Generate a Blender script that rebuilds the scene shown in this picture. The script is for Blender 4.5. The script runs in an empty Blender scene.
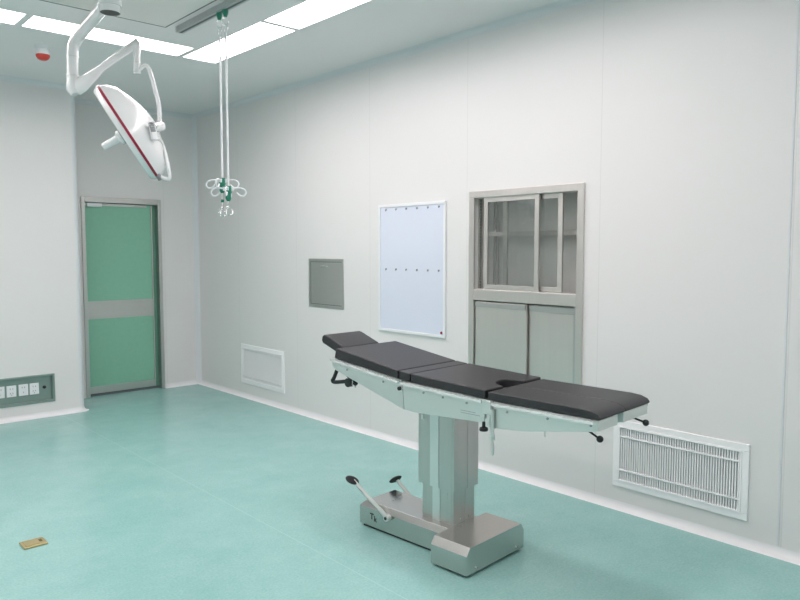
import bpy, bmesh, math, random
from mathutils import Vector, Matrix
random.seed(7)
PI = math.pi
C = bpy.context.scene.collection
# ------------------------------------------------------------------ camera frame
F_PX, H = 711.0, 1.49
PITCH = math.atan(50 / 711.0)
YAW = math.atan2(646, math.hypot(711, 50))
fw = Vector((math.sin(YAW), math.cos(YAW), 0)); RT = Vector((math.cos(YAW), -math.sin(YAW), 0)); up0 = Vector((0, 0, 1))
FW = fw * math.cos(PITCH) - up0 * math.sin(PITCH)
UP = fw * math.sin(PITCH) + up0 * math.cos(PITCH)
EYE = Vector((0, 0, H))
def at(x, y, d):                                   # a point of the room seen at x, y at depth d
    return EYE + FW * d + RT * ((x - 400) / F_PX * d) - UP * ((y - 300) / F_PX * d)
CEIL = 2.96
RX = 3.64            # right wall
BY = 7.36            # back wall
LY = 6.80            # projecting wall
# ------------------------------------------------------------------ materials
def nm(name):
    m = bpy.data.materials.new(name); m.use_nodes = True
    return m, m.node_tree.nodes, m.node_tree.links, m.node_tree.nodes['Principled BSDF']
def mat(name, col, rough=0.5, metal=0.0, spec=0.5, noise=0.0, scale=40.0, bump=0.0, stretch=None, coat=0.0, rvar=0.0):
    m, n, l, b = nm(name)
    b.inputs['Base Color'].default_value = (*col, 1)
    b.inputs['Roughness'].default_value = rough
    b.inputs['Metallic'].default_value = metal
    b.inputs['Specular IOR Level'].default_value = spec
    b.inputs['Coat Weight'].default_value = coat
    tc = n.new('ShaderNodeTexCoord'); mp = n.new('ShaderNodeMapping'); tx = n.new('ShaderNodeTexNoise')
    l.new(tc.outputs['Object'], mp.inputs['Vector']); l.new(mp.outputs['Vector'], tx.inputs['Vector'])
    if stretch: mp.inputs['Scale'].default_value = stretch
    tx.inputs['Scale'].default_value = scale; tx.inputs['Detail'].default_value = 4
    if noise:
        r = n.new('ShaderNodeMapRange'); r.inputs['To Min'].default_value = 1 - noise; r.inputs['To Max'].default_value = 1 + noise
        l.new(tx.outputs['Fac'], r.inputs['Value'])
        hv = n.new('ShaderNodeHueSaturation'); hv.inputs['Color'].default_value = (*col, 1)
        l.new(r.outputs['Result'], hv.inputs['Value']); l.new(hv.outputs['Color'], b.inputs['Base Color'])
    if rvar:
        r = n.new('ShaderNodeMapRange'); r.inputs['To Min'].default_value = rough - rvar; r.inputs['To Max'].default_value = rough + rvar
        l.new(tx.outputs['Fac'], r.inputs['Value']); l.new(r.outputs['Result'], b.inputs['Roughness'])
    if bump:
        bp = n.new('ShaderNodeBump'); bp.inputs['Strength'].default_value = bump; bp.inputs['Distance'].default_value = 0.002
        l.new(tx.outputs['Fac'], bp.inputs['Height']); l.new(bp.outputs['Normal'], b.inputs['Normal'])
    return m
def panel_mat(name, col, axis, start, pitch, line_col, rough=0.35, width=0.002, noise=0.015):
    """painted sandwich panels: fine joints at a regular pitch along one axis"""
    m, n, l, b = nm(name)
    b.inputs['Roughness'].default_value = rough; b.inputs['Specular IOR Level'].default_value = 0.4
    g = n.new('ShaderNodeNewGeometry'); s = n.new('ShaderNodeSeparateXYZ'); l.new(g.outputs['Position'], s.inputs[0])
    a = n.new('ShaderNodeMath'); a.operation = 'SUBTRACT'; a.inputs[1].default_value = start - pitch * 50
    l.new(s.outputs[axis], a.inputs[0])
    d = n.new('ShaderNodeMath'); d.operation = 'MODULO'; d.inputs[1].default_value = pitch; l.new(a.outputs[0], d.inputs[0])
    c = n.new('ShaderNodeMath'); c.operation = 'LESS_THAN'; c.inputs[1].default_value = width * 2; l.new(d.outputs[0], c.inputs[0])
    tx = n.new('ShaderNodeTexNoise'); tx.inputs['Scale'].default_value = 1.2; l.new(g.outputs['Position'], tx.inputs['Vector'])
    r = n.new('ShaderNodeMapRange'); r.inputs['To Min'].default_value = 1 - noise; r.inputs['To Max'].default_value = 1 + noise
    l.new(tx.outputs['Fac'], r.inputs['Value'])
    hv = n.new('ShaderNodeHueSaturation'); hv.inputs['Color'].default_value = (*col, 1); l.new(r.outputs['Result'], hv.inputs['Value'])
    mx = n.new('ShaderNodeMix'); mx.data_type = 'RGBA'; mx.inputs[7].default_value = (*line_col, 1)
    l.new(c.outputs[0], mx.inputs[0]); l.new(hv.outputs['Color'], mx.inputs[6]); l.new(mx.outputs[2], b.inputs['Base Color'])
    return m
def emit(name, col, s):
    m = bpy.data.materials.new(name); m.use_nodes = True; n = m.node_tree.nodes; n.clear()
    e = n.new('ShaderNodeEmission'); e.inputs[0].default_value = (*col, 1); e.inputs[1].default_value = s
    o = n.new('ShaderNodeOutputMaterial'); m.node_tree.links.new(e.outputs[0], o.inputs[0]); return m
WALLC = (0.765, 0.755, 0.75)
M = {}
M['wall_r'] = panel_mat('painted_panel_long_wall', WALLC, 1, 1.25, 1.04, (0.68, 0.68, 0.67))
M['wall_b'] = panel_mat('painted_panel_short_wall', WALLC, 0, 0.08, 1.06, (0.68, 0.68, 0.67))
M['wall'] = mat('painted_panel', WALLC, 0.4, noise=0.01, scale=2)
M['ceil'] = panel_mat('ceiling_panel', (0.82, 0.80, 0.80), 1, 0.09, 1.15, (0.82, 0.82, 0.82), rough=0.45, width=0.002)
M['cove'] = mat('white_cove_profile', (0.82, 0.815, 0.83), 0.3)
M['alu'] = mat('pale_aluminium_profile', (0.72, 0.735, 0.76), 0.35)
M['seal'] = mat('dark_seal', (0.12, 0.13, 0.14), 0.6)
M['steel'] = mat('brushed_steel', (0.56, 0.55, 0.53), 0.30, 1.0, noise=0.05, scale=60, stretch=(1, 1, 0.04), rvar=0.06)
M['steel_b'] = mat('base_cover_steel', (0.56, 0.55, 0.53), 0.24, 1.0, noise=0.03, scale=60, stretch=(0.1, 1, 1), rvar=0.05)
M['steel_cab'] = mat('satin_cabinet_steel', (0.70, 0.67, 0.64), 0.36, 0.9, noise=0.04, scale=60, stretch=(1, 1, 0.04), rvar=0.05)
M['steel_h'] = mat('satin_sheet_steel', (0.58, 0.58, 0.56), 0.34, 1.0, noise=0.04, scale=60, stretch=(0.05, 0.05, 1), rvar=0.05)
M['steel_pale'] = mat('pale_satin_steel', (0.72, 0.76, 0.74), 0.35, 0.75, noise=0.02, scale=50, stretch=(1, 0.05, 1))
M['rail'] = mat('bright_rail', (0.9, 0.9, 0.9), 0.25, 0.4)
M['chrome'] = mat('polished_chrome', (0.85, 0.85, 0.85), 0.12, 1.0)
M['silver'] = mat('silver_paint', (0.70, 0.71, 0.69), 0.35, 0.6)
M['pad'] = mat('black_vinyl', (0.009, 0.0085, 0.012), 0.43, spec=0.75, noise=0.12, scale=90, bump=0.12)
M['black'] = mat('black_plastic', (0.012, 0.013, 0.015), 0.4)
M['grip'] = mat('black_rubber', (0.014, 0.015, 0.018), 0.65, bump=0.3, scale=200)
M['green_door'] = mat('green_door_leaf', (0.235, 0.51, 0.375), 0.4, noise=0.05, scale=25)
M['green_dark'] = mat('green_jamb', (0.12, 0.29, 0.21), 0.4)
M['green'] = mat('green_plastic', (0.02, 0.22, 0.14), 0.35)
M['white'] = mat('white_plastic', (0.80, 0.81, 0.83), 0.35)
M['lamp'] = mat('white_lamp_enamel', (0.83, 0.83, 0.84), 0.22, coat=0.4)
M['red'] = mat('crimson_band', (0.34, 0.008, 0.045), 0.35)
M['red_lens'] = mat('red_lens', (0.55, 0.05, 0.04), 0.3)
M['grey'] = mat('grey_plastic', (0.30, 0.31, 0.33), 0.5)
M['pale_grey'] = mat('filter_grey', (0.22, 0.22, 0.26), 0.7, noise=0.08, scale=80)
M['vent'] = mat('white_vent_enamel', (0.90, 0.90, 0.91), 0.35)
M['board'] = mat('pale_blue_white_acrylic', (0.70, 0.74, 0.86), 0.25)
M['brass'] = mat('brushed_brass', (0.55, 0.46, 0.24), 0.42, 0.8, noise=0.08, scale=60)
M['brass_dark'] = mat('dark_brass', (0.16, 0.13, 0.07), 0.5, 0.6)
M['inside'] = mat('cabinet_liner_steel', (0.86, 0.85, 0.83), 0.42, 0.15, noise=0.03, scale=50, stretch=(1, 1, 0.05))
M['panel_green'] = mat('grey_green_steel_plate', (0.29, 0.37, 0.34), 0.4, 0.7, noise=0.03, scale=50, stretch=(0.05, 1, 1))
M['light'] = emit('lit_ceiling_panel', (1.0, 0.91, 0.915), 14.2)
def glass():
    m = bpy.data.materials.new('clear_glass'); m.use_nodes = True; n = m.node_tree.nodes; l = m.node_tree.links; n.clear()
    t = n.new('ShaderNodeBsdfTransparent'); t.inputs[0].default_value = (0.96, 0.97, 0.965, 1)
    g = n.new('ShaderNodeBsdfGlossy'); g.inputs['Roughness'].default_value = 0.03
    f = n.new('ShaderNodeFresnel'); f.inputs[0].default_value = 1.5
    x = n.new('ShaderNodeMixShader'); o = n.new('ShaderNodeOutputMaterial')
    l.new(f.outputs[0], x.inputs[0]); l.new(t.outputs[0], x.inputs[1]); l.new(g.outputs[0], x.inputs[2]); l.new(x.outputs[0], o.inputs[0])
    return m
M['glass'] = glass()
def floor_mat():
    m, n, l, b = nm('teal_vinyl_floor')
    g = n.new('ShaderNodeNewGeometry'); s = n.new('ShaderNodeSeparateXYZ'); l.new(g.outputs['Position'], s.inputs[0])
    t1 = n.new('ShaderNodeTexNoise'); t1.inputs['Scale'].default_value = 3.0; t1.inputs['Detail'].default_value = 8
    t1.inputs['Roughness'].default_value = 0.75
    l.new(g.outputs['Position'], t1.inputs['Vector'])
    t2 = n.new('ShaderNodeTexNoise'); t2.inputs['Scale'].default_value = 90; t2.inputs['Detail'].default_value = 5
    l.new(g.outputs['Position'], t2.inputs['Vector'])
    ad = n.new('ShaderNodeMath'); ad.operation = 'ADD'; l.new(t1.outputs['Fac'], ad.inputs[0]); l.new(t2.outputs['Fac'], ad.inputs[1])
    rp = n.new('ShaderNodeMapRange'); rp.inputs['From Min'].default_value = 0.7; rp.inputs['From Max'].default_value = 1.3
    l.new(ad.outputs[0], rp.inputs['Value'])
    mx = n.new('ShaderNodeMix'); mx.data_type = 'RGBA'
    mx.inputs[6].default_value = (0.24, 0.475, 0.445, 1); mx.inputs[7].default_value = (0.34, 0.575, 0.55, 1)
    l.new(rp.outputs[0], mx.inputs[0])
    # welded joints between the 2 m wide rolls
    a = n.new('ShaderNodeMath'); a.operation = 'SUBTRACT'; a.inputs[1].default_value = 1.995 - 40; l.new(s.outputs[0], a.inputs[0])
    d = n.new('ShaderNodeMath'); d.operation = 'MODULO'; d.inputs[1].default_value = 2.0; l.new(a.outputs[0], d.inputs[0])
    c = n.new('ShaderNodeMath'); c.operation = 'LESS_THAN'; c.inputs[1].default_value = 0.005; l.new(d.outputs[0], c.inputs[0])
    m2 = n.new('ShaderNodeMix'); m2.data_type = 'RGBA'; m2.inputs[7].default_value = (0.355, 0.585, 0.555, 1)
    l.new(c.outputs[0], m2.inputs[0]); l.new(mx.outputs[2], m2.inputs[6]); l.new(m2.outputs[2], b.inputs['Base Color'])
    b.inputs['Roughness'].default_value = 0.26; b.inputs['Specular IOR Level'].default_value = 0.5
    return m
M['floor'] = floor_mat()
# ------------------------------------------------------------------ mesh helpers
class MB:
    def __init__(s): s.b = bmesh.new()
    def box(s, x0, y0, z0, x1, y1, z1):
        v = [s.b.verts.new(p) for p in ((x0,y0,z0),(x1,y0,z0),(x1,y1,z0),(x0,y1,z0),(x0,y0,z1),(x1,y0,z1),(x1,y1,z1),(x0,y1,z1))]
        for f in ((0,3,2,1),(4,5,6,7),(0,1,5,4),(1,2,6,5),(2,3,7,6),(3,0,4,7)): s.b.faces.new([v[i] for i in f])
        return s
    def prism(s, pts, ax, a, b):
        """closed outline extruded along axis ax (0,1,2) from a to b; pts give the two other axes in order"""
        def P(p, t):
            q = [p[0], p[1]]; q.insert(ax, t); return q
        A = [s.b.verts.new(P(p, a)) for p in pts]; B = [s.b.verts.new(P(p, b)) for p in pts]
        s.b.faces.new(A); s.b.faces.new(B[::-1]); k = len(pts)
        for i in range(k): s.b.faces.new((A[i], B[i], B[(i+1) % k], A[(i+1) % k]))
        return s
    def tube(s, path, r, seg=12, caps=True, flat=None):
        path = [Vector(p) for p in path]; k = len(path)
        rr = r if isinstance(r, (list, tuple)) else [r] * k
        t0 = (path[1] - path[0]).normalized()
        u = t0.orthogonal().normalized() if flat is None else (Vector(flat) - t0 * Vector(flat).dot(t0)).normalized()
        rings = []
        for i, p in enumerate(path):
            t = ((path[min(i+1, k-1)] - p).normalized() + (p - path[max(i-1, 0)]).normalized()).normalized()
            u = (u - t * u.dot(t)).normalized(); w = t.cross(u)
            ru, rw = (rr[i] if isinstance(rr[i], (tuple, list)) else (rr[i], rr[i]))
            rings.append([s.b.verts.new(p + u * math.cos(2*PI*j/seg) * ru + w * math.sin(2*PI*j/seg) * rw) for j in range(seg)])
        for a, b in zip(rings, rings[1:]):
            for j in range(seg): s.b.faces.new((a[j], a[(j+1) % seg], b[(j+1) % seg], b[j]))
        if caps: s.b.faces.new(rings[0][::-1]); s.b.faces.new(rings[-1])
        return s
    def lathe(s, prof, org, axis, seg=48):
        """prof: (radius, distance along axis)"""
        o = Vector(org); a = Vector(axis).normalized(); u = a.orthogonal().normalized(); w = a.cross(u); prev = None
        for r, h in prof:
            if r < 1e-5: ring = [s.b.verts.new(o + a * h)]
            else: ring = [s.b.verts.new(o + a * h + (u * math.cos(2*PI*j/seg) + w * math.sin(2*PI*j/seg)) * r) for j in range(seg)]
            if prev is not None:
                if len(prev) == 1 and len(ring) > 1:
                    for j in range(seg): s.b.faces.new((prev[0], ring[(j+1) % seg], ring[j]))
                elif len(ring) == 1 and len(prev) > 1:
                    for j in range(seg): s.b.faces.new((prev[j], prev[(j+1) % seg], ring[0]))
                elif len(ring) > 1:
                    for j in range(seg): s.b.faces.new((prev[j], prev[(j+1) % seg], ring[(j+1) % seg], ring[j]))
            prev = ring
        return s
    def ball(s, c, r, sc=(1, 1, 1), seg=20):
        bmesh.ops.create_uvsphere(s.b, u_segments=seg, v_segments=seg//2, radius=r, matrix=Matrix.Translation(Vector(c)) @ Matrix.Diagonal((*sc, 1)))
        return s
    def build(s, name, m, parent=None, bevel=0.0, kind=None, solid=None, segs=2):
        bmesh.ops.recalc_face_normals(s.b, faces=s.b.faces)
        me = bpy.data.meshes.new(name); s.b.to_mesh(me); s.b.free()
        me.polygons.foreach_set('use_smooth', [True] * len(me.polygons))
        me.set_sharp_from_angle(angle=math.radians(32))
        me.materials.append(m); o = bpy.data.objects.new(name, me); C.objects.link(o)
        if solid:
            md = o.modifiers.new('thickness', 'SOLIDIFY'); md.thickness = solid; md.offset = 1
        if bevel:
            md = o.modifiers.new('edge_rounding', 'BEVEL'); md.width = bevel; md.segments = segs; md.limit_method = 'ANGLE'
            md.angle_limit = math.radians(32); md.harden_normals = True
        if parent is not None: o.parent = parent
        if kind: o['kind'] = kind
        return o
def B(x0, y0, z0, x1, y1, z1): return MB().box(x0, y0, z0, x1, y1, z1)
def smooth(pts, n=6):
    """Catmull-Rom path through the points"""
    P = [Vector(p) for p in pts]; out = []
    for i in range(len(P) - 1):
        a, b, c, d = P[max(i-1, 0)], P[i], P[i+1], P[min(i+2, len(P)-1)]
        for k in range(n):
            t = k / n
            out.append(0.5 * ((2*b) + (c-a)*t + (2*a-5*b+4*c-d)*t*t + (3*b-a-3*c+d)*t**3))
    out.append(P[-1]); return out
def thing(name, label, cat, loc=(0, 0, 0), rz=0.0, group=None):
    o = bpy.data.objects.new(name, None); C.objects.link(o); o.location = loc; o.rotation_euler = (0, 0, rz)
    o.empty_display_size = 0.1
    o['label'] = label; o['category'] = cat
    if group: o['group'] = group
    return o
def struct(o, label=None):
    o['kind'] = 'structure'
    if label: o['label'] = label
    return o
def copy_tree(o, parent=None):
    c = o.copy(); C.objects.link(c)
    if parent is not None: c.parent = parent
    for ch in [q for q in bpy.data.objects if q.parent == o]: copy_tree(ch, c)
    return c
def text_mesh(body, size, m, parent, name='marking', loc=(0, 0, 0), rot=(0, 0, 0)):
    cu = bpy.data.curves.new(name, 'FONT'); cu.body = body; cu.size = size; cu.extrude = 0.0003; cu.offset = 0.0012
    t = bpy.data.objects.new(name, cu); C.objects.link(t)
    dg = bpy.context.evaluated_depsgraph_get(); me = bpy.data.meshes.new_from_object(t.evaluated_get(dg))
    bpy.data.objects.remove(t); me.materials.clear(); me.materials.append(m)
    o = bpy.data.objects.new(name, me); C.objects.link(o); o.parent = parent; o.location = loc; o.rotation_euler = rot
    return o
# ------------------------------------------------------------------ the room
X0, Y0 = -1.25, -1.6
def wall_with_holes(name, ax, val, u0, u1, z0, z1, holes, m, sign):
    """a panel wall in the plane axis ax = val; holes (u0,z0,u1,z1) go right through it"""
    us = sorted({u0, u1, *[h[0] for h in holes], *[h[2] for h in holes]}); zs = sorted({z0, z1, *[h[1] for h in holes], *[h[3] for h in holes]})
    b = MB(); V = {}
    def v(i, j):
        if (i, j) not in V:
            p = [us[i], zs[j]]; p.insert(ax, val); V[i, j] = b.b.verts.new(p)
        return V[i, j]
    for i in range(len(us) - 1):
        for j in range(len(zs) - 1):
            cu, cz = (us[i]+us[i+1])/2, (zs[j]+zs[j+1])/2
            if any(h[0] < cu < h[2] and h[1] < cz < h[3] for h in holes): continue
            b.b.faces.new((v(i, j), v(i+1, j), v(i+1, j+1), v(i, j+1)))
    # give it real thickness, away from the room
    geo = bmesh.ops.extrude_face_region(b.b, geom=list(b.b.faces))
    mv = [e for e in geo['geom'] if isinstance(e, bmesh.types.BMVert)]
    d = [0, 0, 0]; d[ax] = 0.08 * sign
    bmesh.ops.translate(b.b, verts=mv, vec=d)
    return struct(b.build(name, m))
struct(B(X0 - .1, Y0 - .1, -.1, RX + .1, BY + .2, 0).build('floor', M['floor']))
# ceiling with openings for the light panels
PW = 0.285
XR0, XR1 = 2.485, 2.485 + PW           # right row
YB0, YB1 = 4.935, 5.225                # back row
lights = []
for (a, b_) in ((4.085, 5.225), (2.915, 4.055), (1.745, 2.885)): lights.append((XR0, a, XR1, b_))
for (a, b_) in ((1.365, 2.455), (0.245, 1.335)): lights.append((a, YB0, b_, YB1))
for (a, b_) in ((4.085, 5.225), (2.915, 4.055), (1.745, 2.885)): lights.append((-0.07, a, 0.215, b_))
for (a, b_) in ((1.365, 2.455), (0.245, 1.335)): lights.append((a, 1.745, b_, 2.035))
for (a, b_) in ((1.365, 2.455), (0.245, 1.335)): lights.append((a, -0.35, b_, -0.06))  # unseen row, added to brighten the nearer floor and right wall
wall_with_holes_cells = [(l[0], l[1], l[2], l[3]) for l in lights]
wall_with_holes('ceiling', 2, CEIL, X0 - .1, RX + .1, Y0 - .1, BY + .2, wall_with_holes_cells, M['ceil'], 1)
# cabinet / vent / hatch openings in the right wall
CAB = (2.392, 0.50, 3.300, 1.886)
VENT = (1.411, 0.130, 2.170, 0.520)
VENT2 = (5.625, 0.142, 6.422, 0.540)
wall_with_holes('wall_right', 0, RX, Y0, BY, 0, CEIL,
    [(CAB[0] + .02, CAB[1] + .02, CAB[2] - .02, CAB[3] - .02),
     (VENT[0] + .03, VENT[1] + .03, VENT[2] - .03, VENT[3] - .03),
     (VENT2[0] + .03, VENT2[1] + .03, VENT2[2] - .03, VENT2[3] - .03),
     (4.735, 1.01, 5.195, 1.40)], M['wall_r'], 1)
DX0, DX1, DZ = 2.41, 3.225, 2.02       # door frame outside
wall_with_holes('wall_back', 1, BY, 2.15, RX, 0, CEIL, [(DX0 + .01, 0.0, DX1 - .01, DZ - .01)], M['wall_b'], 1)
SX0, SX1, SZ0, SZ1 = 1.15, 1.955, 0.128, 0.382
wall_with_holes('wall_projecting', 1, LY, X0, 2.168, 0, CEIL, [(SX0 + .015, SZ0 + .015, SX1 - .015, SZ1 - .015)], M['wall_b'], 1)
wall_with_holes('wall_left', 0, X0, Y0, LY, 0, CEIL, [], M['wall'], -1)
wall_with_holes('wall_front', 1, Y0, X0, RX, 0, CEIL, [], M['wall'], -1)
struct(B(2.138, LY + .05, 0, 2.218, BY, CEIL).build('wall_return', M['wall']))
def arc(cx, cy, r, a0, a1, n=8): return [(cx + r*math.cos(math.radians(a0 + (a1-a0)*i/n)), cy + r*math.sin(math.radians(a0 + (a1-a0)*i/n))) for i in range(n+1)]
# rounded outside corner post
struct(MB().prism([(2.168, LY + .05)] + arc(2.168, LY + .05, .05, -90, 0), 2, 0, CEIL).build('trim_1', M['alu']), 'rounded pale corner post on the projecting wall')
R_ = 0.042
# inside corner cove, back / right
struct(MB().prism([(RX, BY)] + [(RX - .045 + .045*0, BY)] + [(RX - .045*math.cos(a_) , BY - .045*math.sin(a_)) for a_ in []] + [(RX, BY - .045)], 2, 0, CEIL).build('trim_2', M['alu']), 'pale cove in the far room corner')
struct(B(RX - .003, 1.262, 0.05, RX, 1.272, CEIL - .05).build('trim_3', M['alu'], bevel=.002), 'slim vertical joint strip on the right wall')
# concave skirting coves
def cove_right(z, s): return [(RX, z)] + [(RX - R_ + R_*math.cos(a), z + s*(R_ - R_*math.sin(a))) for a in [PI/2*i/8 for i in range(9)]]
def cove_pts(w0, d, z, s, r=R_):   # profile in (horizontal, z): w0 wall coordinate, d direction into room
    c = (w0 + d*r, z + s*r)
    return [(w0, z)] + [(c[0] - d*r*math.cos(a), c[1] - s*r*math.sin(a)) for a in [PI/2*i/8 for i in range(9)]]
struct(MB().prism(cove_pts(RX, -1, 0, 1), 1, Y0, BY).build('baseboard_right', M['cove']))
struct(MB().prism(cove_pts(BY, -1, 0, 1), 0, DX1 + .002, RX).build('baseboard_back', M['cove']))
struct(MB().prism(cove_pts(LY, -1, 0, 1), 0, X0, 2.172).build('baseboard_projecting', M['cove']))
# the skirting runs round the corner post
bb = MB()
prof = [(.05, 0), (.05 + R_, 0)] + [(.05 + R_ - R_*math.sin(a), R_ - R_*math.cos(a)) for a in [PI/2*i/8 for i in range(1, 9)]]
rings = []
for k in range(9):
    a = math.radians(-90 + 90*k/8); rings.append([bb.b.verts.new((2.168 + r*math.cos(a), LY + .05 + r*math.sin(a), z)) for r, z in prof])
for p, q in zip(rings, rings[1:]):
    for j in range(len(prof)): bb.b.faces.new((p[j], p[(j+1) % len(prof)], q[(j+1) % len(prof)], q[j]))
bb.b.faces.new(rings[0]); bb.b.faces.new(rings[-1][::-1])
struct(bb.build('baseboard_corner', M['cove']))
struct(MB().prism(cove_pts(X0, 1, 0, 1), 1, Y0, LY).build('baseboard_left', M['cove']))
struct(MB().prism(cove_pts(RX, -1, CEIL, -1, .045), 1, Y0, BY).build('trim_4', M['alu']))
struct(MB().prism(cove_pts(BY, -1, CEIL, -1, .045), 0, 2.218, RX).build('trim_5', M['alu']))
struct(MB().prism(cove_pts(LY, -1, CEIL, -1, .045), 0, X0, 2.218).build('trim_6', M['alu']))
# ------------------------------------------------------------------ ceiling: lights and air diffuser
lab = ['long lit ceiling panel beside the wall, farthest of the right-hand row', 'lit ceiling panel second from the far end of the right-hand row',
       'lit ceiling panel nearest the viewer in the right-hand row', 'lit ceiling panel crossing the far row, behind the surgical lamp arms',
       'lit ceiling panel at the top left corner, beside the longer far-row panel']
for i, (a, b_, c, d) in enumerate(lights):
    t = thing('ceiling_light', lab[i] if i < 5 else 'assumed recessed white ceiling panel light out of view, placed to light the room', 'ceiling light',
              ((a+c)/2, (b_+d)/2, CEIL), 0, 'recessed ceiling panel lights')
    w, h = (c-a)/2, (d-b_)/2
    f = MB(); e = .008
    f.box(-w, -h, -.002, w, -h+e, .045).box(-w, h-e, -.002, w, h, .045).box(-w, -h+e, -.002, -w+e, h-e, .045).box(w-e, -h+e, -.002, w, h-e, .045)
    f.build('light_frame', M['white'], t)
    B(-w+e, -h+e, .018, w-e, h-e, .024).build('diffuser', M['light'], t)
# laminar air outlet
t = thing('air_diffuser', 'large flush perforated air outlet panel in the ceiling inside the light rows', 'air diffuser', (1.145, 3.49, CEIL))
def perf():
    m, n, l, b = nm('perforated_panel')
    b.inputs['Roughness'].default_value = 0.5
    g = n.new('ShaderNodeNewGeometry'); mp = n.new('ShaderNodeMapping'); mp.inputs['Scale'].default_value = (60, 60, 60)
    l.new(g.outputs['Position'], mp.inputs['Vector'])
    v = n.new('ShaderNodeTexVoronoi'); v.inputs['Randomness'].default_value = 0; v.inputs['Scale'].default_value = 1; l.new(mp.outputs[0], v.inputs['Vector'])
    c = n.new('ShaderNodeMath'); c.operation = 'LESS_THAN'; c.inputs[1].default_value = 0.22; l.new(v.outputs['Distance'], c.inputs[0])
    mx = n.new('ShaderNodeMix'); mx.data_type = 'RGBA'; mx.inputs[6].default_value = (.79, .775, .75, 1); mx.inputs[7].default_value = (.45, .45, .44, 1)
    l.new(c.outputs[0], mx.inputs[0]); l.new(mx.outputs[2], b.inputs['Base Color']); return m
B(-.93, -1.10, -.006, .93, 1.10, .0).build('perforated_panel', perf(), t)
f = MB(); f.box(-.935, 1.10, -.008, .935, 1.106, 0).box(-.935, -1.106, -.008, .935, -1.10, 0).box(.93, -1.10, -.008, .936, 1.10, 0).box(-.936, -1.10, -.008, -.93, 1.10, 0)
f.build('panel_joint', M['seal'], t)
# ------------------------------------------------------------------ ceiling rail and infusion hangers
RLX = 2.155
t = thing('ceiling_rail', 'straight silver ceiling rail carrying the infusion hangers', 'ceiling rail', (RLX, 3.2, CEIL))
B(-.026, -1.40, -.038, .026, 1.345, 0).build('rail_channel', mat('rail_aluminium', (.50, .53, .53), .4, .5), t, bevel=.003)
B(-.008, -1.40, -.0395, .008, 1.340, -.0385).build('rail_slot', M['seal'], t)
B(-.028, 1.345, -.040, .028, 1.351, 0).build('end_cap', M['silver'], t)
def hanger(y, z_hub, z_hook, bead, rot, label):
    t = thing('infusion_hanger', label, 'infusion hanger', (RLX, y, CEIL), 0, 'infusion hangers on the ceiling rail')
    zt = -.04
    g = MB().lathe([(.0, zt), (.019, zt), (.019, zt-.014), (.011, zt-.036), (.006, zt-.04), (0, zt-.04)], (0, 0, 0), (0, 0, 1), 20)
    g.build('carriage', M['green'], t)
    # wire rings between the carriage and the rod
    def ring(zc, r, ax):
        pts = []
        for k in range(21):
            a = 2*PI*k/20
            pts.append((r*.8*math.cos(a), 0, zc + r*math.sin(a)) if ax else (0, r*.8*math.cos(a), zc + r*math.sin(a)))
        return pts
    MB().tube(ring(zt-.062, .024, True), .0028, 8).build('link_ring', M['chrome'], t); MB().tube(ring(zt-.112, .026, False), .0028, 8).build('link_ring', M['chrome'], t)
    MB().tube([(0, 0, zt-.134), (0, 0, z_hub)], .0070, 12).build('rod', M['white'], t)
    k = MB().lathe([(0, z_hub+.03), (.019, z_hub+.03), (.021, z_hub+.012), (.021, z_hub-.01), (.016, z_hub-.018), (.018, z_hub-.045), (.010, z_hub-.062), (0, z_hub-.062)], (0, 0, 0), (0, 0, 1), 16)
    hub = k.build('height_knob', M['green'], t)
    MB().tube([(0, 0, z_hub-.05), (0, 0, z_hook + .035)], .0042, 10).build('inner_rod', M['chrome'], t)
    if bead: MB().lathe([(0, bead+.009), (.010, bead+.009), (.010, bead-.009), (0, bead-.009)], (0, 0, 0), (0, 0, 1), 14).build('bead', M['green'], t)
    for q in range(4):          # four bag hooks round the knob
        a = rot + q * PI/2; ca, sa = math.cos(a), math.sin(a); zz = z_hub + .012
        pr = [(.014, 0, .0), (.040, 0, .004), (.070, 0, .006), (.096, 0, -.004), (.104, 0, -.024), (.090, 0, -.042), (.066, 0, -.038), (.050, 0, -.022)]
        pts = [(p[0]*ca, p[0]*sa, zz + p[2]) for p in pr]
        MB().tube(smooth(pts, 4), .0050, 8).build('bag_hook', M['white'], t)
        B(-.008, -.006, -.010, .008, .006, .012).build('hook_mount', M['white'], t).matrix_local = Matrix.Translation((.024*ca, .024*sa, zz)) @ Matrix.Rotation(a, 4, 'Z')
    pts = [(0, 0, z_hook+.04), (0, 0, z_hook+.025)] + [(.026*math.cos(math.radians(a)), .008*math.sin(math.radians(a)), z_hook + .026*math.sin(math.radians(a))) for a in range(90, 400, 25)]
    MB().tube(smooth(pts, 3), .0032, 8).build('end_hook', M['chrome'], t)
    t2 = [(0, 0, z_hook+.03)] + [(.008*math.sin(math.radians(a)), -.026*math.cos(math.radians(a)), z_hook + .026*math.sin(math.radians(a))) for a in range(90, 330, 25)]
    MB().tube(smooth(t2, 3), .0032, 8).build('end_hook', M['chrome'], t)
    return t
def zat(x, y, py):     # height on the vertical line (x, y) seen at picture row py
    d = Vector((x, y, 0)) - Vector((0, 0, 0)); lo, hi = 0.0, 3.0
    for _ in range(40):
        mid = (lo + hi)/2; p = Vector((x, y, mid)) - EYE
        r = 300 - F_PX * p.dot(UP)/p.dot(FW)
        if r > py: lo = mid
        else: hi = mid
    return lo
HY1, HY2 = 4.006, 3.932
hanger(HY1, zat(RLX, HY1, 183) - CEIL, zat(RLX, HY1, 212) - CEIL, zat(RLX, HY1, 201) - CEIL, math.radians(40), 'infusion hanger with the higher green knob, left one of the pair')
hanger(HY2, zat(RLX, HY2, 191) - CEIL, zat(RLX, HY2, 211) - CEIL, None, math.radians(52), 'infusion hanger with the lower green knob, right one of the pair')
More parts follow.
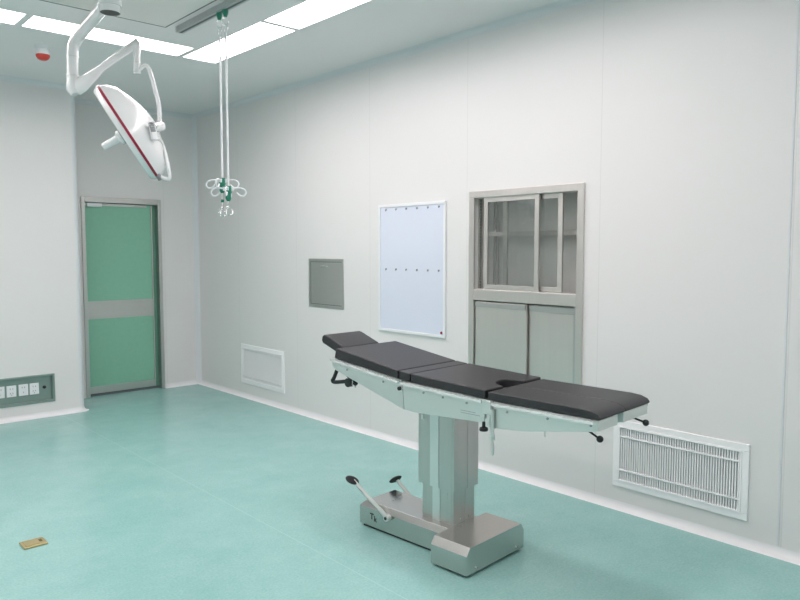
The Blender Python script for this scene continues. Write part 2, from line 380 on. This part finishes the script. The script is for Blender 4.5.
# ------------------------------------------------------------------ alarm beacon
t = thing('smoke_detector', 'small round white ceiling detector with a red underside', 'smoke detector', (1.615, 5.63, CEIL))
MB().lathe([(0, 0), (.052, 0), (.052, -.02), (.044, -.022), (.044, -.045), (.048, -.05), (.048, -.062), (0, -.062)], (0, 0, 0), (0, 0, 1), 32).build('housing', M['white'], t)
MB().lathe([(.047, -.062), (.046, -.076), (.036, -.092), (.022, -.100), (0, -.102)], (0, 0, 0), (0, 0, 1), 32).build('red_lens', M['red_lens'], t)
# ------------------------------------------------------------------ sliding door
t = thing('door_1', 'green sliding door with a steel middle band in a steel frame', 'door', ((DX0+DX1)/2, BY, 0))
t['kind'] = 'structure'
w = (DX1 - DX0)/2
f = MB(); ft = .036
f.box(-w, -.022, 0, -w+ft, .10, DZ).box(w-ft, -.022, 0, w, .10, DZ).box(-w+ft, -.022, DZ-.055, w-ft, .10, DZ)
f.build('door_frame', M['steel_h'], t, bevel=.004)
lf = B(-w+ft+.001, .045, .030, w-ft-.052, .085, DZ-.058).build('door_leaf', M['green_door'], t, bevel=.002)
B(-w+ft+.001, .041, .79, w-ft-.052, .045, .972).build('middle_band', M['steel_h'], t)
B(-w+ft+.001, .041, .028, w-ft-.052, .045, .100).build('kick_plate', M['steel_h'], t)
B(w-ft-.052, .037, .028, w-ft-.040, .088, DZ-.058).build('edge_strip', M['steel_h'], t)
B(w-ft-.040, .060, .0, w-ft-.001, .10, DZ-.058).build('jamb_filler', M['green_dark'], t)
B(-w+ft+.001, .030, DZ-.085, w-ft-.10, .040, DZ-.062).build('top_track', M['steel_h'], t)
B(-w+ft+.03, .006, DZ-.098, -w+ft+.175, .030, DZ-.058).build('closer_box', M['white'], t, bevel=.003)
B(-w+ft, .05, .0, w-ft, .10, .026).build('bottom_seal', M['seal'], t)
B(-w+ft+.001, .086, .045, w-ft-.001, .10, DZ-.058).build('back_panel', M['green_dark'], t)
# ------------------------------------------------------------------ socket panel
t = thing('socket_panel', 'recessed steel panel with a row of white sockets, low on the left wall', 'socket panel', ((SX0+SX1)/2, LY, (SZ0+SZ1)/2))
w, h = (SX1-SX0)/2, (SZ1-SZ0)/2; e = .018
f = MB().box(-w, -.008, h-e, w, .004, h).box(-w, -.008, -h, w, .004, -h+e).box(-w, -.008, -h+e, -w+e, .004, h-e).box(w-e, -.008, -h+e, w, .004, h-e)
f.build('panel_frame', M['panel_green'], t, bevel=.002)
f = MB().box(-w+.016, .004, h-.020, w-.016, .04, h-.016).box(-w+.016, .004, -h+.016, w-.016, .04, -h+.020).box(-w+.016, .004, -h+.016, -w+.020, .04, h-.016).box(w-.020, .004, -h+.016, w-.016, .04, h-.016)
f.build('recess_sides', M['panel_green'], t)
B(-w+.016, .030, -h+.016, w-.016, .04, h-.016).build('back_plate', M['panel_green'], t)
cx0 = (SX0+SX1)/2; cz0 = (SZ0+SZ1)/2
for k, xx in enumerate((1.790, 1.702, 1.607, 1.515, 1.42, 1.325)):
    s_ = B(-.038, -.010, -.050, .038, 0, .050).build('socket', M['white'], t, bevel=.003); s_.location = (xx - cx0, .030, .258 - cz0)
    pins = [(-.010, .022, 0), (.010, .022, 0), (-.012, -.018, .6), (.012, -.018, -.6), (0, -.034, 0)] if k % 2 == 0 else [(-.010, .024, 0), (.010, .024, 0), (0, -.020, 0)]
    for px_, pz_, sl in pins: MB().prism([(px_-.0025, pz_-.006), (px_+.0025, pz_-.006), (px_+.0025+sl*.006, pz_+.006), (px_-.0025+sl*.006, pz_+.006)], 1, -.0112, -.0098).build('pin_hole', M['grey'], s_)
MB().lathe([(0, 0), (.014, 0), (.014, -.008), (.006, -.010), (.006, -.02), (0, -.02)], (1.875 - cx0, .030, .262 - cz0), (0, 1, 0), 20).build('lock', M['black'], t)
# ------------------------------------------------------------------ wall units on the right wall (normal is -x)
def frame_yz(mb, y0, z0, y1, z1, e, xa, xb):
    mb.box(xa, y0, z1-e, xb, y1, z1).box(xa, y0, z0, xb, y1, z0+e).box(xa, y0, z0+e, xb, y0+e, z1-e).box(xa, y1-e, z0+e, xb, y1, z1-e)
    return mb
def vent(V, label, bars, n):
    y0, z0, y1, z1 = V; t = thing('air_vent', label, 'air vent', (RX, (y0+y1)/2, (z0+z1)/2), 0, 'low return air vents on the right wall')
    w, h = (y1-y0)/2, (z1-z0)/2
    frame_yz(MB(), -w, -h, w, h, .036, -.010, .0).build('vent_frame', M['vent'], t, bevel=.003)
    frame_yz(MB(), -w+.034, -h+.034, w-.034, h-.034, .010, -.014, .02).build('inner_frame', M['vent'], t, bevel=.001)
    g = MB(); a = -w + .045; b_ = w - .045
    for k in range(n):
        yy = a + (b_-a)*(k+.5)/n; g.box(-.006, yy-.0034, -h+.044, .008, yy+.0034, h-.044)
    g.build('slats', M['vent'], t)
    for s_ in bars: B(-.012, a, s_*h-.0045, -.0062, b_, s_*h+.0045).build('cross_bar', M['vent'], t)
    B(.024, -w+.034, -h+.034, .03, w-.034, h-.034).build('filter', M['pale_grey'], t)
vent(VENT, 'white louvred air vent low on the wall under the foot end of the operating table', (.52, -.48), 48)
vent(VENT2, 'white louvred air vent low on the wall near the far room corner', (.72, -.62), 48)
# hatch
t = thing('access_hatch', 'small square steel access hatch flush in the right wall', 'hatch', (RX, 4.965, 1.203))
frame_yz(MB(), -.252, -.212, .252, .212, .026, -.006, .0).build('hatch_frame', M['steel_h'], t, bevel=.002)
B(-.002, -.222, -.182, .012, .222, .182).build('hatch_door', M['steel_h'], t, bevel=.002)
frame_yz(MB(), -.226, -.186, .226, .186, .004, -.0015, .004).build('door_gap', M['seal'], t)
MB().tube([(-.002, -.025, .150), (-.018, -.018, .148), (-.018, .045, .148), (-.002, .052, .150)], .005, 8).build('pull', M['chrome'], t)
# film viewer
t = thing('film_viewer', 'tall flush white film viewing panel with rows of small dark clips', 'film viewer', (RX, 3.889, 1.348))
w, h = .366, .490
frame_yz(MB(), -w, -h, w, h, .022, -.014, 0).build('viewer_frame', M['white'], t, bevel=.003)
B(-.008, -w+.021, -h+.021, 0, w-.021, h-.021).build('viewing_panel', M['board'], t)
for z_ in (1.801, 1.345):
    for y_ in (4.143, 4.028, 3.914, 3.798, 3.683, 3.572):
        c_ = MB().box(-.006, -.006, -.006, 0, .006, .006).box(-.010, -.003, -.010, -.006, .003, .004).build('film_clip', M['grey'], t, bevel=.001)
        c_.location = (-.008, y_*1.0055-3.889, z_-1.35)
MB().lathe([(0, 0), (.010, 0), (.009, .006), (0, .008)], (-.008, 3.564-3.889, .898-1.35), (-1, 0, 0), 16).build('red_switch', M['red'], t)
# ------------------------------------------------------------------ built-in cabinet
y0, z0, y1, z1 = CAB
t = thing('instrument_cabinet', 'built-in steel cabinet with sliding glass doors above and steel doors below', 'cabinet', (RX, 0, 0))
def part(name, m, bv=0.0, *boxes, parent=None):
    g = MB()
    for b_ in boxes: g.box(*b_)
    return g.build(name, m, parent or t, bevel=bv)
D = .27; S = M['inside']; e = .046
zo = 1.225        # bottom of the glazed opening
frame_yz(MB(), y0, z0, y1, z1, e, -.014, .002).build('cabinet_frame', M['steel_cab'], t, bevel=.003)
part('middle_rail', M['steel_cab'], .003, (-.012, y0+e, 1.150, .03, y1-e, zo))
part('carcass', S, 0, (.0, y0+.022, z0+.022, D, y0+.032, z1-.022), (.0, y1-.032, z0+.022, D, y1-.022, z1-.022), (D-.01, y0+.032, z0+.022, D, y1-.032, z1-.022),
     (.0, y0+.032, z1-.034, D-.01, y1-.032, z1-.022), (.0, y0+.032, z0+.022, D-.01, y1-.032, z0+.034), (.03, y0+.032, 1.19, D-.01, y1-.032, 1.205))
sh = part('shelf', M['steel_cab'], .001, (.105, y0+.034, 1.598, D-.012, y1-.034, 1.606), (.100, y0+.034, 1.582, .106, y1-.034, 1.612))
for yy in (y1-.045, y0+.036):       # slotted uprights
    for xa in (.052, .215):
        u_ = part('shelf_standard', M['steel_h'], 0, (xa-.008, yy, 1.21, xa+.017, yy+.012, 1.845))
        ys = yy-.001 if yy > 3 else yy+.012
        g = MB()
        for k in range(30): g.box(xa, ys, 1.225+.0205*k, xa+.009, ys+.001, 1.235+.0205*k)
        g.build('slots', M['seal'], u_)
def glass_door(name, ya, yb, x):
    d_ = thing(name, '', ''); del d_['label']; del d_['category']; d_.parent = t
    return d_
def sliding_glass(ya, yb, xa, label):
    g = MB(); zb, zt_, st = zo+.004, 1.838, .034
    g.box(xa, ya, zb, xa+.014, ya+st, zt_).box(xa, yb-st, zb, xa+.014, yb, zt_).box(xa, ya+st, zt_-.030, xa+.014, yb-st, zt_).box(xa, ya+st, zb, xa+.014, yb-st, zb+.030)
    o = g.build('glass_door', M['steel_cab'], t, bevel=.0015); o['label'] = label
    B(xa+.005, ya+st, zb+.030, xa+.009, yb-st, zt_-.030).build('glass_pane', M['glass'], o)
sliding_glass(2.728, 3.182, .004, 'front sliding glass door at the left')
sliding_glass(2.570, 3.035, .030, 'rear sliding glass door at the right')
part('door_track', M['steel_cab'], 0, (.0, y0+e-.01, 1.838, .05, y1-e+.01, 1.852)); part('door_track', M['steel_cab'], 0, (.0, y0+e-.01, zo-.004, .05, y1-e+.01, zo+.003))
d1 = part('steel_door', M['steel_cab'], .002, (.000, 2.812, z0+e, .016, y1-e-.008, 1.142))
d1['label'] = 'front steel door at the left'
part('pull_lip', M['steel_h'], .002, (-.012, 2.817, 1.105, -.0005, y1-e-.010, 1.138), parent=d1)
d2 = part('steel_door', M['steel_cab'], .002, (.024, y0+e+.008, z0+e, .040, 2.856, 1.140))
part('pull_lip', M['steel_h'], .002, (.012, y0+e+.012, 1.100, .0235, 2.800, 1.136), parent=d2)
d2['label'] = 'rear steel door at the right'
part('side_strip', M['steel_h'], .001, (.004, y0+e, z0+e, .022, y0+e+.024, 1.148)); part('side_strip', M['steel_h'], .001, (.004, y1-e-.006, z0+e, .022, y1-e, 1.148))
# ------------------------------------------------------------------ floor socket box
t = thing('floor_socket', 'small brass floor socket box with a closed lid on the teal floor', 'floor socket', (.982, 3.855, 0), math.radians(0))
B(-.056, -.050, 0, .056, .050, .010).build('cover_plate', M['brass'], t, bevel=.004)
B(-.044, -.038, .010, .020, .038, .013).build('lid', M['brass'], t, bevel=.001)
B(.026, -.012, .010, .040, .018, .0125).build('latch', M['brass_dark'], t, bevel=.001)
# ------------------------------------------------------------------ operating table
T = thing('operating_table', 'steel pedestal operating table with black sectioned padding and a T-shaped base', 'operating table', (2.56, 2.35, 0), math.radians(4))
XN, XF = -.240, .208
# base
def cham(x0_, y0_, x1_, y1_, z0_, zs, zt_, cx0, cx1, cy0, cy1):
    """box with sloped shoulders: cx0.. are the shoulder widths on each side"""
    g = MB(); V = []
    for z_, a, b_, c, d in ((z0_, 0, 0, 0, 0), (zs, 0, 0, 0, 0), (zt_, cx0, cx1, cy0, cy1)):
        V.append([g.b.verts.new(p) for p in ((x0_+a, y0_+c, z_), (x1_-b_, y0_+c, z_), (x1_-b_, y1_-d, z_), (x0_+a, y1_-d, z_))])
    for p, q in zip(V, V[1:]):
        for j in range(4): g.b.faces.new((p[j], p[(j+1) % 4], q[(j+1) % 4], q[j]))
    g.b.faces.new(V[0][::-1]); g.b.faces.new(V[2]); return g
cham(-.145, -.005, .118, .605, .014, .110, .140, .020, .02, 0, .03).build('base_beam', M['steel_b'], T, bevel=.001)
cham(-.256, -.222, .198, -.005, .014, .104, .140, .026, .024, .0, .0).build('base_crosspiece', M['steel_b'], T, bevel=.001)
B(-.135, -.03, 0, .108, .585, .014).build('base_plinth', M['black'], T)
B(-.236, -.205, 0, .18, -.02, .014).build('base_plinth', M['black'], T)
for (xx, zz) in ((-.19, .035), (.13, .035)):
    MB().lathe([(0, 0), (.006, 0), (.005, .003), (0, .004)], (xx, -.222, zz), (0, -1, 0), 12).build('base_screw', M['silver'], T)
# column: two telescoping sleeves, each with proud strips
def sleeve(name, x0_, y0_, x1_, y1_, za, zb):
    o = B(x0_, y0_, za, x1_, y1_, zb).build(name, M['steel'], T, bevel=.0015)
    ya = y0_ + (y1_-y0_)*.42; yb = y0_ + (y1_-y0_)*.66
    B(x0_-.003, ya, za, x0_, yb, zb).build('face_strip', M['steel_pale'], o, bevel=.0008)
    B(x0_-.0012, y0_ + (y1_-y0_)*.06, za, x0_, y0_ + (y1_-y0_)*.40, zb).build('face_strip', M['steel'], o)
    xm = x0_ + (x1_-x0_)*.54
    B(xm, y0_-.0015, za, x1_-.004, y0_, zb).build('face_strip', M['steel'], o)
sleeve('column_inner_sleeve', -.080, .002, .086, .206, .139, .335)
sleeve('column_outer_sleeve', -.092, -.012, .098, .224, .312, .735)
for xx in (-.02, .035):
    MB().lathe([(0, 0), (.005, 0), (.004, .003), (0, .004)], (xx, .002, .16), (0, -1, 0), 12).build('column_screw', M['chrome'], T)
# side plates (far and near) of each section and the trays between them
def yz(name, pts, xa, xb, m, bv=.002, parent=T): return MB().prism(pts, 0, xa, xb).build(name, m, parent, bevel=bv)
backpts = [(.722, .912), (.722, .868), (.690, .848), (.190, .714), (.204, .856)]
seatpts = [(.200, .853), (.186, .714), (.120, .710), (-.300, .731), (-.300, .836)]
legpts = [(-.345, .833), (-.345, .715), (-.50, .728), (-.845, .788), (-.845, .831)]
for (xa, xb) in ((XN+.004, XN+.012), (XF-.012, XF-.004)):
    yz('back_side_plate', backpts, xa, xb, M['steel_pale'])
    yz('seat_side_plate', seatpts, xa, xb, M['steel_pale'])
yz('back_tray', [(.715, .910), (.700, .885), (.22, .82), (.22, .854)], XN+.013, XF-.013, M['steel_h'])
yz('seat_tray', [(.19, .852), (.19, .735), (-.29, .745), (-.29, .835)], XN+.013, XF-.013, M['steel_h'])
for (xa, xb, lb) in ((XN+.004, -.075, 'nearer leg section frame'), (-.025, XF-.012, 'farther leg section frame')):
    yz('leg_frame', legpts, xa, xb, M['steel_pale'])['label'] = lb
# accessory rails
def rail(pa, pb, side):
    xa = XN-.016 if side < 0 else XF+.006
    (ya, za), (yb, zb) = pa, pb; th = .012; za -= .004; zb -= .004
    return MB().prism([(ya, za), (yb, zb), (yb, zb-th), (ya, za-th)], 0, xa, xa+.009)
for s_ in (-1, 1):
    for pa, pb in (((.715, .915), (.215, .856)), ((.195, .854), (-.295, .837)), ((-.35, .834), (-.835, .832))):
        rail(pa, pb, s_).build('accessory_rail', M['rail'], T)
    xs = XN+.004 if s_ < 0 else XF-.004
    for (yy, zz) in ((.60, .862), (.33, .833), (.06, .815), (-.06, .810), (-.20, .805), (-.42, .798), (-.62, .803), (-.815, .808)):
        MB().lathe([(0, 0), (.0055, 0), (.005, .004), (0, .004)], (xs, yy, zz), (s_, 0, 0), 12).build('plate_screw', M['grey'], T)
# pads
def pad(name, pts, xa, xb, label=None, bv=.010):
    o = MB().prism(pts, 0, xa, xb).build(name, M['pad'], T, bevel=bv, segs=3)
    if label: o['label'] = label
    return o
pad('back_pad', [(.226, .860), (.700, .914), (.688, .962), (.676, .968), (.226, .903)], XN, XF)
pad('lumbar_pad', [(.148, .857), (.220, .859), (.220, .902), (.148, .896)], XN, XF, bv=.005)
pad('head_pad', [(.716, .926), (.742, .914), (.900, .968), (.908, .985), (.902, 1.008), (.885, 1.018), (.860, 1.014), (.716, .962)], -.155, .118, bv=.016)
# seat pad with the half-round cut-out at its leg end
g = MB(); pl = [(XN, .141), (XN, -.304)]
pl += [(-.016 - .085*math.cos(PI*k/14), -.304 + .085*math.sin(PI*k/14)) for k in range(15)]
pl += [(XF, -.304), (XF, .141)]
g.prism(pl, 2, 0, .041)
for v in g.b.verts: v.co.z += .837 + (v.co.y + .318) * .041 + (0.0 if v.co.z < .02 else .0)
g.build('seat_pad', M['pad'], T, bevel=.006)
legprof = [(-.320, .837), (-.852, .834), (-.856, .842), (-.845, .855), (-.815, .866), (-.77, .870), (-.320, .873)]
pad('leg_pad', legprof, XN, -.028, 'nearer black leg pad', .008); pad('leg_pad', legprof, -.0268, XF-.010, 'farther black leg pad', .008)
# head section bracket and black adjusting handle
B(-.10, .66, .880, .08, .74, .900).build('head_bracket', M['steel_pale'], T, bevel=.003)
MB().tube([(-.08, .70, .895), (-.08, .80, .925), (-.08, .86, .945)], .008, 10).build('head_support_bar', M['chrome'], T); MB().tube([(.06, .70, .895), (.06, .80, .925), (.06, .86, .945)], .008, 10).build('head_support_bar', M['chrome'], T)
MB().tube(smooth([(-.21, .700, .865), (-.21, .735, .800), (-.21, .748, .782), (-.21, .725, .776), (-.21, .62, .795), (-.21, .56, .803)], 4), .0105, 10).build('head_release_handle', M['grip'], T)
MB().tube([(-.20, .675, .846), (-.20, .60, .800)], .009, 10).lathe([(0, 0), (.024, 0), (.024, .055), (.016, .062), (0, .062)], (-.235, .60, .792), (1, 0, 0), 16).build('locking_clamp', M['black'], T)
MB().tube([(-.222, .565, .822), (-.222, .580, .785), (-.222, .55, .775)], .0045, 8).build('clamp_lever', M['chrome'], T)
MB().lathe([(0, 0), (.010, 0), (.010, .010), (.007, .013), (0, .013)], (XN+.004, .215, .815), (-1, 0, 0), 16).build('hinge_cap', M['black'], T)
MB().tube([(-.225, .075, .722), (-.225, .075, .685)], .007, 10).build('stop_pin', M['silver'], T)
MB().tube([(-.225, -.60, .750), (-.225, -.60, .722)], .004, 8).build('stop_pin', M['silver'], T)
# clamp, crank and knob at the seat / leg joint
B(XN-.014, -.345, .775, XN+.004, -.298, .838).build('rail_clamp', M['steel_pale'], T, bevel=.003)
B(XN-.012, -.340, .720, XN+.002, -.322, .775).build('clamp_stem', M['steel_pale'], T, bevel=.002)
MB().lathe([(0, 0), (.018, 0), (.020, .006), (.018, .014), (.008, .018), (.007, .040), (0, .040)], (XN-.004, -.302, .698), (0, 0, 1), 20).build('clamp_knob', M['black'], T)
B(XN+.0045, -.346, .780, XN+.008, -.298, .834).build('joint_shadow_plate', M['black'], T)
MB().tube([(XN-.010, -.352, .80), (XN-.010, -.352, .675)], .0085, 12).lathe([(0, 0), (.012, 0), (.012, -.022), (0, -.024)], (XN-.010, -.352, .690), (0, 0, 1), 14).build('lever_shaft', M['steel_pale'], T)
MB().tube([(XN-.010, -.352, .670), (XN-.010, -.353, .655), (XN-.010, -.354, .63), (XN-.010, -.355, .605), (XN-.010, -.355, .598)], [.004, .007, .0085, .006, .002], 12).build('lever_handle', M['silver'], T)
# ball-ended release levers under the leg sections
for (xx, ty, tz, l_) in ((-.195, -.832, .750, 'nearer ball-ended lever'), (.137, -.866, .762, 'farther ball-ended lever')):
    o = MB().tube([(xx, -.76, .785), (xx, ty, tz)], .0045, 8).build('release_lever', M['black'], T); o['label'] = l_
    MB().ball((xx, ty, tz), .0140).build('ball_grip', M['black'], o)
# foot pedals
def pedal(x, pivot, tip, lbl, padrot, s_):
    o = MB().tube([(x, *pivot), (x, *tip)], [(.007, .017), (.007, .013)], 4, flat=(1, .0001, 0)).build('foot_pedal', M['silver'], T, bevel=0); o['label'] = lbl
    MB().lathe([(0, 0), (.017, 0), (.017, .026), (0, .026)], (x + .013*s_, *pivot), (-s_, 0, 0), 18).build('pivot_boss', M['silver'], o)
    MB().lathe([(0, 0), (.009, 0), (.009, .003), (0, .003)], (x - .013*s_, *pivot), (-s_, 0, 0), 14).build('pivot_bolt', M['black'], o)
    g = MB().ball((0, 0, 0), .037, (.9, 1.15, .32), 20)
    p_ = g.build('pedal_pad', M['grip'], o); p_.location = (x, tip[0]+.012, tip[1]+.002); p_.rotation_euler = padrot
pedal(-.168, (.372, .105), (.628, .242), 'nearer foot pedal, raised', (math.radians(18), 0, 0), 1)
pedal(.140, (.46, .085), (.60, .180), 'farther foot pedal', (math.radians(-38), math.radians(10), 0), -1)
# small dark markings
text_mesh('T', .046, M['black'], T, 'base_marking', (-.1455, .525, .055), (PI/2, 0, -PI/2))
text_mesh('k', .040, M['black'], T, 'base_marking', (-.1455, .495, .048), (PI/2, 0, -PI/2))
MB().lathe([(0, 0), (.012, 0), (.012, .0006), (0, .0006)], (.035, .47, .140), (0, 0, 1), 20).build('base_badge', M['grey'], T)
MB().box(-.045, .455, .1402, -.03, .462, .1407).box(-.02, .458, .1402, -.008, .465, .1407).box(.0, .461, .1402, .01, .467, .1407).build('base_badge', M['grey'], T)
MB().box(XN+.0032, -.25, .767, XN+.004, -.165, .769).box(XN+.0032, -.275, .757, XN+.004, -.165, .759).build('side_plate_marking', M['grey'], T)
# ------------------------------------------------------------------ surgical lamp
DL = 4.30
hub = at(110, 13, 3.75)
L = thing('surgical_lamp', 'white ceiling-hung surgical lamp with jointed arms and a tilted dome head with red band', 'surgical lamp', (hub.x, hub.y, CEIL))
O_ = Vector((hub.x, hub.y, CEIL))
def q(x, y, d=DL): return at(x, y, d) - O_
zb = hub.z - CEIL
MB().lathe([(0, -.009), (.13, -.009), (.13, -.02), (.10, -.045), (.053, -.05), (.053, zb), (.050, zb), (.050, zb+.004), (0, zb+.004)], (0, 0, 0), (0, 0, 1), 40).build('ceiling_column', M['lamp'], L)
MB().lathe([(0, zb+.0005), (.049, zb+.0005), (.049, zb+.0035), (0, zb+.0035)], (0, 0, 0), (0, 0, 1), 32).build('column_bore', M['black'], L)
pA = Vector((0, 0, zb + .07)); pB = q(78, 37); pC = q(72.5, 60); pD = q(72.5, 84); pB.z = min(pB.z, pA.z)
pAm = pA.lerp(pB, .5)
arm1 = [pA, pA.lerp(pB, .25), pAm, pA.lerp(pB, .8), pA.lerp(pB, .96), q(75.2, 42), q(73.0, 48), q(72.6, 53), pC, pD]
MB().tube(smooth(arm1, 4), .0335, 20).build('upper_arm', M['lamp'], L)
MB().lathe([(0, .055), (.058, .055), (.060, .05), (.060, -.03), (.058, -.035), (0, -.035)], pA, (0, 0, 1), 32).build('arm_collar', M['lamp'], L)
# elbow housing + spring arm
pE = q(73, 90)
MB().tube([pD, pD.lerp(pE, .5), pE, q(75, 94.5)], [.036, .036, .035, .022], 20).build('elbow_housing', M['lamp'], L)
MB().lathe([(.0365, .004), (.0372, .003), (.0372, -.003), (.0365, -.004)], q(72.5, 76), (0, 0, 1), 24).lathe([(.0365, .004), (.0372, .003), (.0372, -.003), (.0365, -.004)], q(72.5, 57), (0, 0, 1), 24).build('joint_line', M['silver'], L)
sa = [q(76, 88), q(82, 84.5), q(92, 76.5), q(102, 68), q(120, 56), q(134, 47), q(138, 43.5)]
MB().tube(sa, [(.026, .050), (.025, .046), (.022, .034), (.018, .021), (.016, .018), (.016, .018), (.016, .016)], 18, flat=FW).build('spring_arm', M['lamp'], L)
MB().tube([q(102, 65), q(121, 52), q(136, 41), q(139, 45)], [(.012, .010), (.014, .014), (.016, .020), (.012, .012)], 12, flat=FW).build('spring_arm_cover', M['lamp'], L)
MB().tube([q(137.3, 45), q(137, 60), q(137, 73.5)], [.019, .019, .021], 18).build('link_tube', M['lamp'], L)
MB().lathe([(0, 0), (.0225, 0), (.0225, .006), (0, .006)], q(137, 63), (0, 0, 1), 20).build('joint_line', M['silver'], L)
MB().ball(q(138.2, 50.5), .012).build('arm_bolt', M['black'], L)
# upper yoke
MB().tube(smooth([q(137, 71.5), q(140.5, 68.5), q(144.5, 66), q(148, 67.5), q(151, 75), q(155, 90), q(158.5, 103), q(159.6, 115), q(159.8, 126)], 4), [.013] * 33, 14).build('upper_yoke', M['lamp'], L)
# joint block with grey rating plate
MB().tube([q(153, 127.5, DL-.17), q(157, 127, DL-.08), q(161, 126.2), q(164.5, 126)], [.024, .030, .030, .020], 18).build('swivel_joint', M['lamp'], L)
jb = MB().tube([q(151.5, 122.5, DL-.17), q(154.5, 140, DL-.17)], [(.028, .022), (.028, .022)], 4, flat=FW); jb.build('joint_block', M['lamp'], L, bevel=.003)
pl_ = MB()
for k in range(5):
    a = q(148.9 + k*.5, 123.3 + k*1.9, DL-.205); pl_.tube([a, a + RT*.028], [(.0050, .0015)]*2, 4, flat=UP)
pl_.build('rating_plate', M['grey'], L)
MB().tube(smooth([q(153, 138.5, DL-.17), q(158, 138.5, DL-.08), q(162, 144), q(166, 157), q(169, 172), q(169.3, 178), q(166, 179), q(161.5, 177)], 4), [.012] * 29, 14).build('lower_yoke', M['lamp'], L)
# lamp head, seen on edge
cen = q(130, 133.5)
rim_a, rim_b = q(101.5, 89.5), q(158, 175.5)
cen = (rim_a + rim_b) / 2; sight = (cen + O_ - EYE).normalized(); rim_dir = (rim_b - rim_a).normalized()
nrm = rim_dir.cross(sight).normalized()
if nrm.dot(RT) > 0: nrm = -nrm          # the way the light shines
r = (rim_b - rim_a).length / 2; px_ = DL / F_PX
dome = [(r, 0.0), (r*.985, -.012), (r*.93, -8*px_*.9), (r*.83, -13.0*px_), (r*.62, -18.5*px_), (r*.40, -23*px_), (r*.22, -25.5*px_), (r*.10, -26.3*px_), (0, -26.5*px_)]
H_ = MB().lathe(dome, cen, nrm, 96).build('lamp_dome', M['lamp'], L)
MB().lathe([(r-.004, -.0005), (r+.003, 0), (r+.003, .015), (r-.004, .0155)], cen, nrm, 96).build('red_band', M['red'], L)
MB().lathe([(r, .0155), (r*.995, .022), (r*.94, .046), (r*.92, .048), (r*.90, .042), (0, .040)], cen, nrm, 96).build('front_ring', M['lamp'], L)
MB().lathe([(r*.86, .0415), (r*.86, .044), (0, .045)], cen, nrm, 64).build('front_glass', mat('frosted_cover', (.62, .68, .68), .15), L)
MB().lathe([(0, .044), (.044, .044), (.044, .070), (.032, .078), (.024, .082), (.023, .172), (.019, .180), (0, .180)], cen, nrm, 28).build('lamp_handle', M['lamp'], L)
MB().lathe([(.044, .046), (.047, .047), (.047, .055), (.044, .056)], cen, nrm, 28).build('handle_ring', M['grey'], L)
MB().tube([cen + rim_dir*(r-.005), cen + rim_dir*(r+.028)], .016, 14).build('pivot_cap', M['grey'], L)
# ------------------------------------------------------------------ camera and render settings
cam = bpy.data.cameras.new('camera'); co = bpy.data.objects.new('camera', cam); C.objects.link(co)
cam.sensor_fit = 'HORIZONTAL'; cam.sensor_width = 36; cam.lens = F_PX / 800 * 36; cam.clip_start = .05
R3 = Matrix((RT, UP, -FW)).transposed()
co.matrix_world = Matrix.Translation(EYE) @ R3.to_4x4()
sc = bpy.context.scene; sc.camera = co
w_ = bpy.data.worlds.new('world'); sc.world = w_; w_.use_nodes = True
w_.node_tree.nodes['Background'].inputs[0].default_value = (.8, .9, 1, 1); w_.node_tree.nodes['Background'].inputs[1].default_value = .3
sc.view_settings.view_transform = 'Standard'; sc.view_settings.look = 'None'; sc.view_settings.gamma = 1; sc.view_settings.exposure = 0.0
sc.view_settings.use_curve_mapping = False
try:
    sc.cycles.max_bounces = 10; sc.cycles.diffuse_bounces = 6; sc.cycles.transparent_max_bounces = 12
except Exception: pass
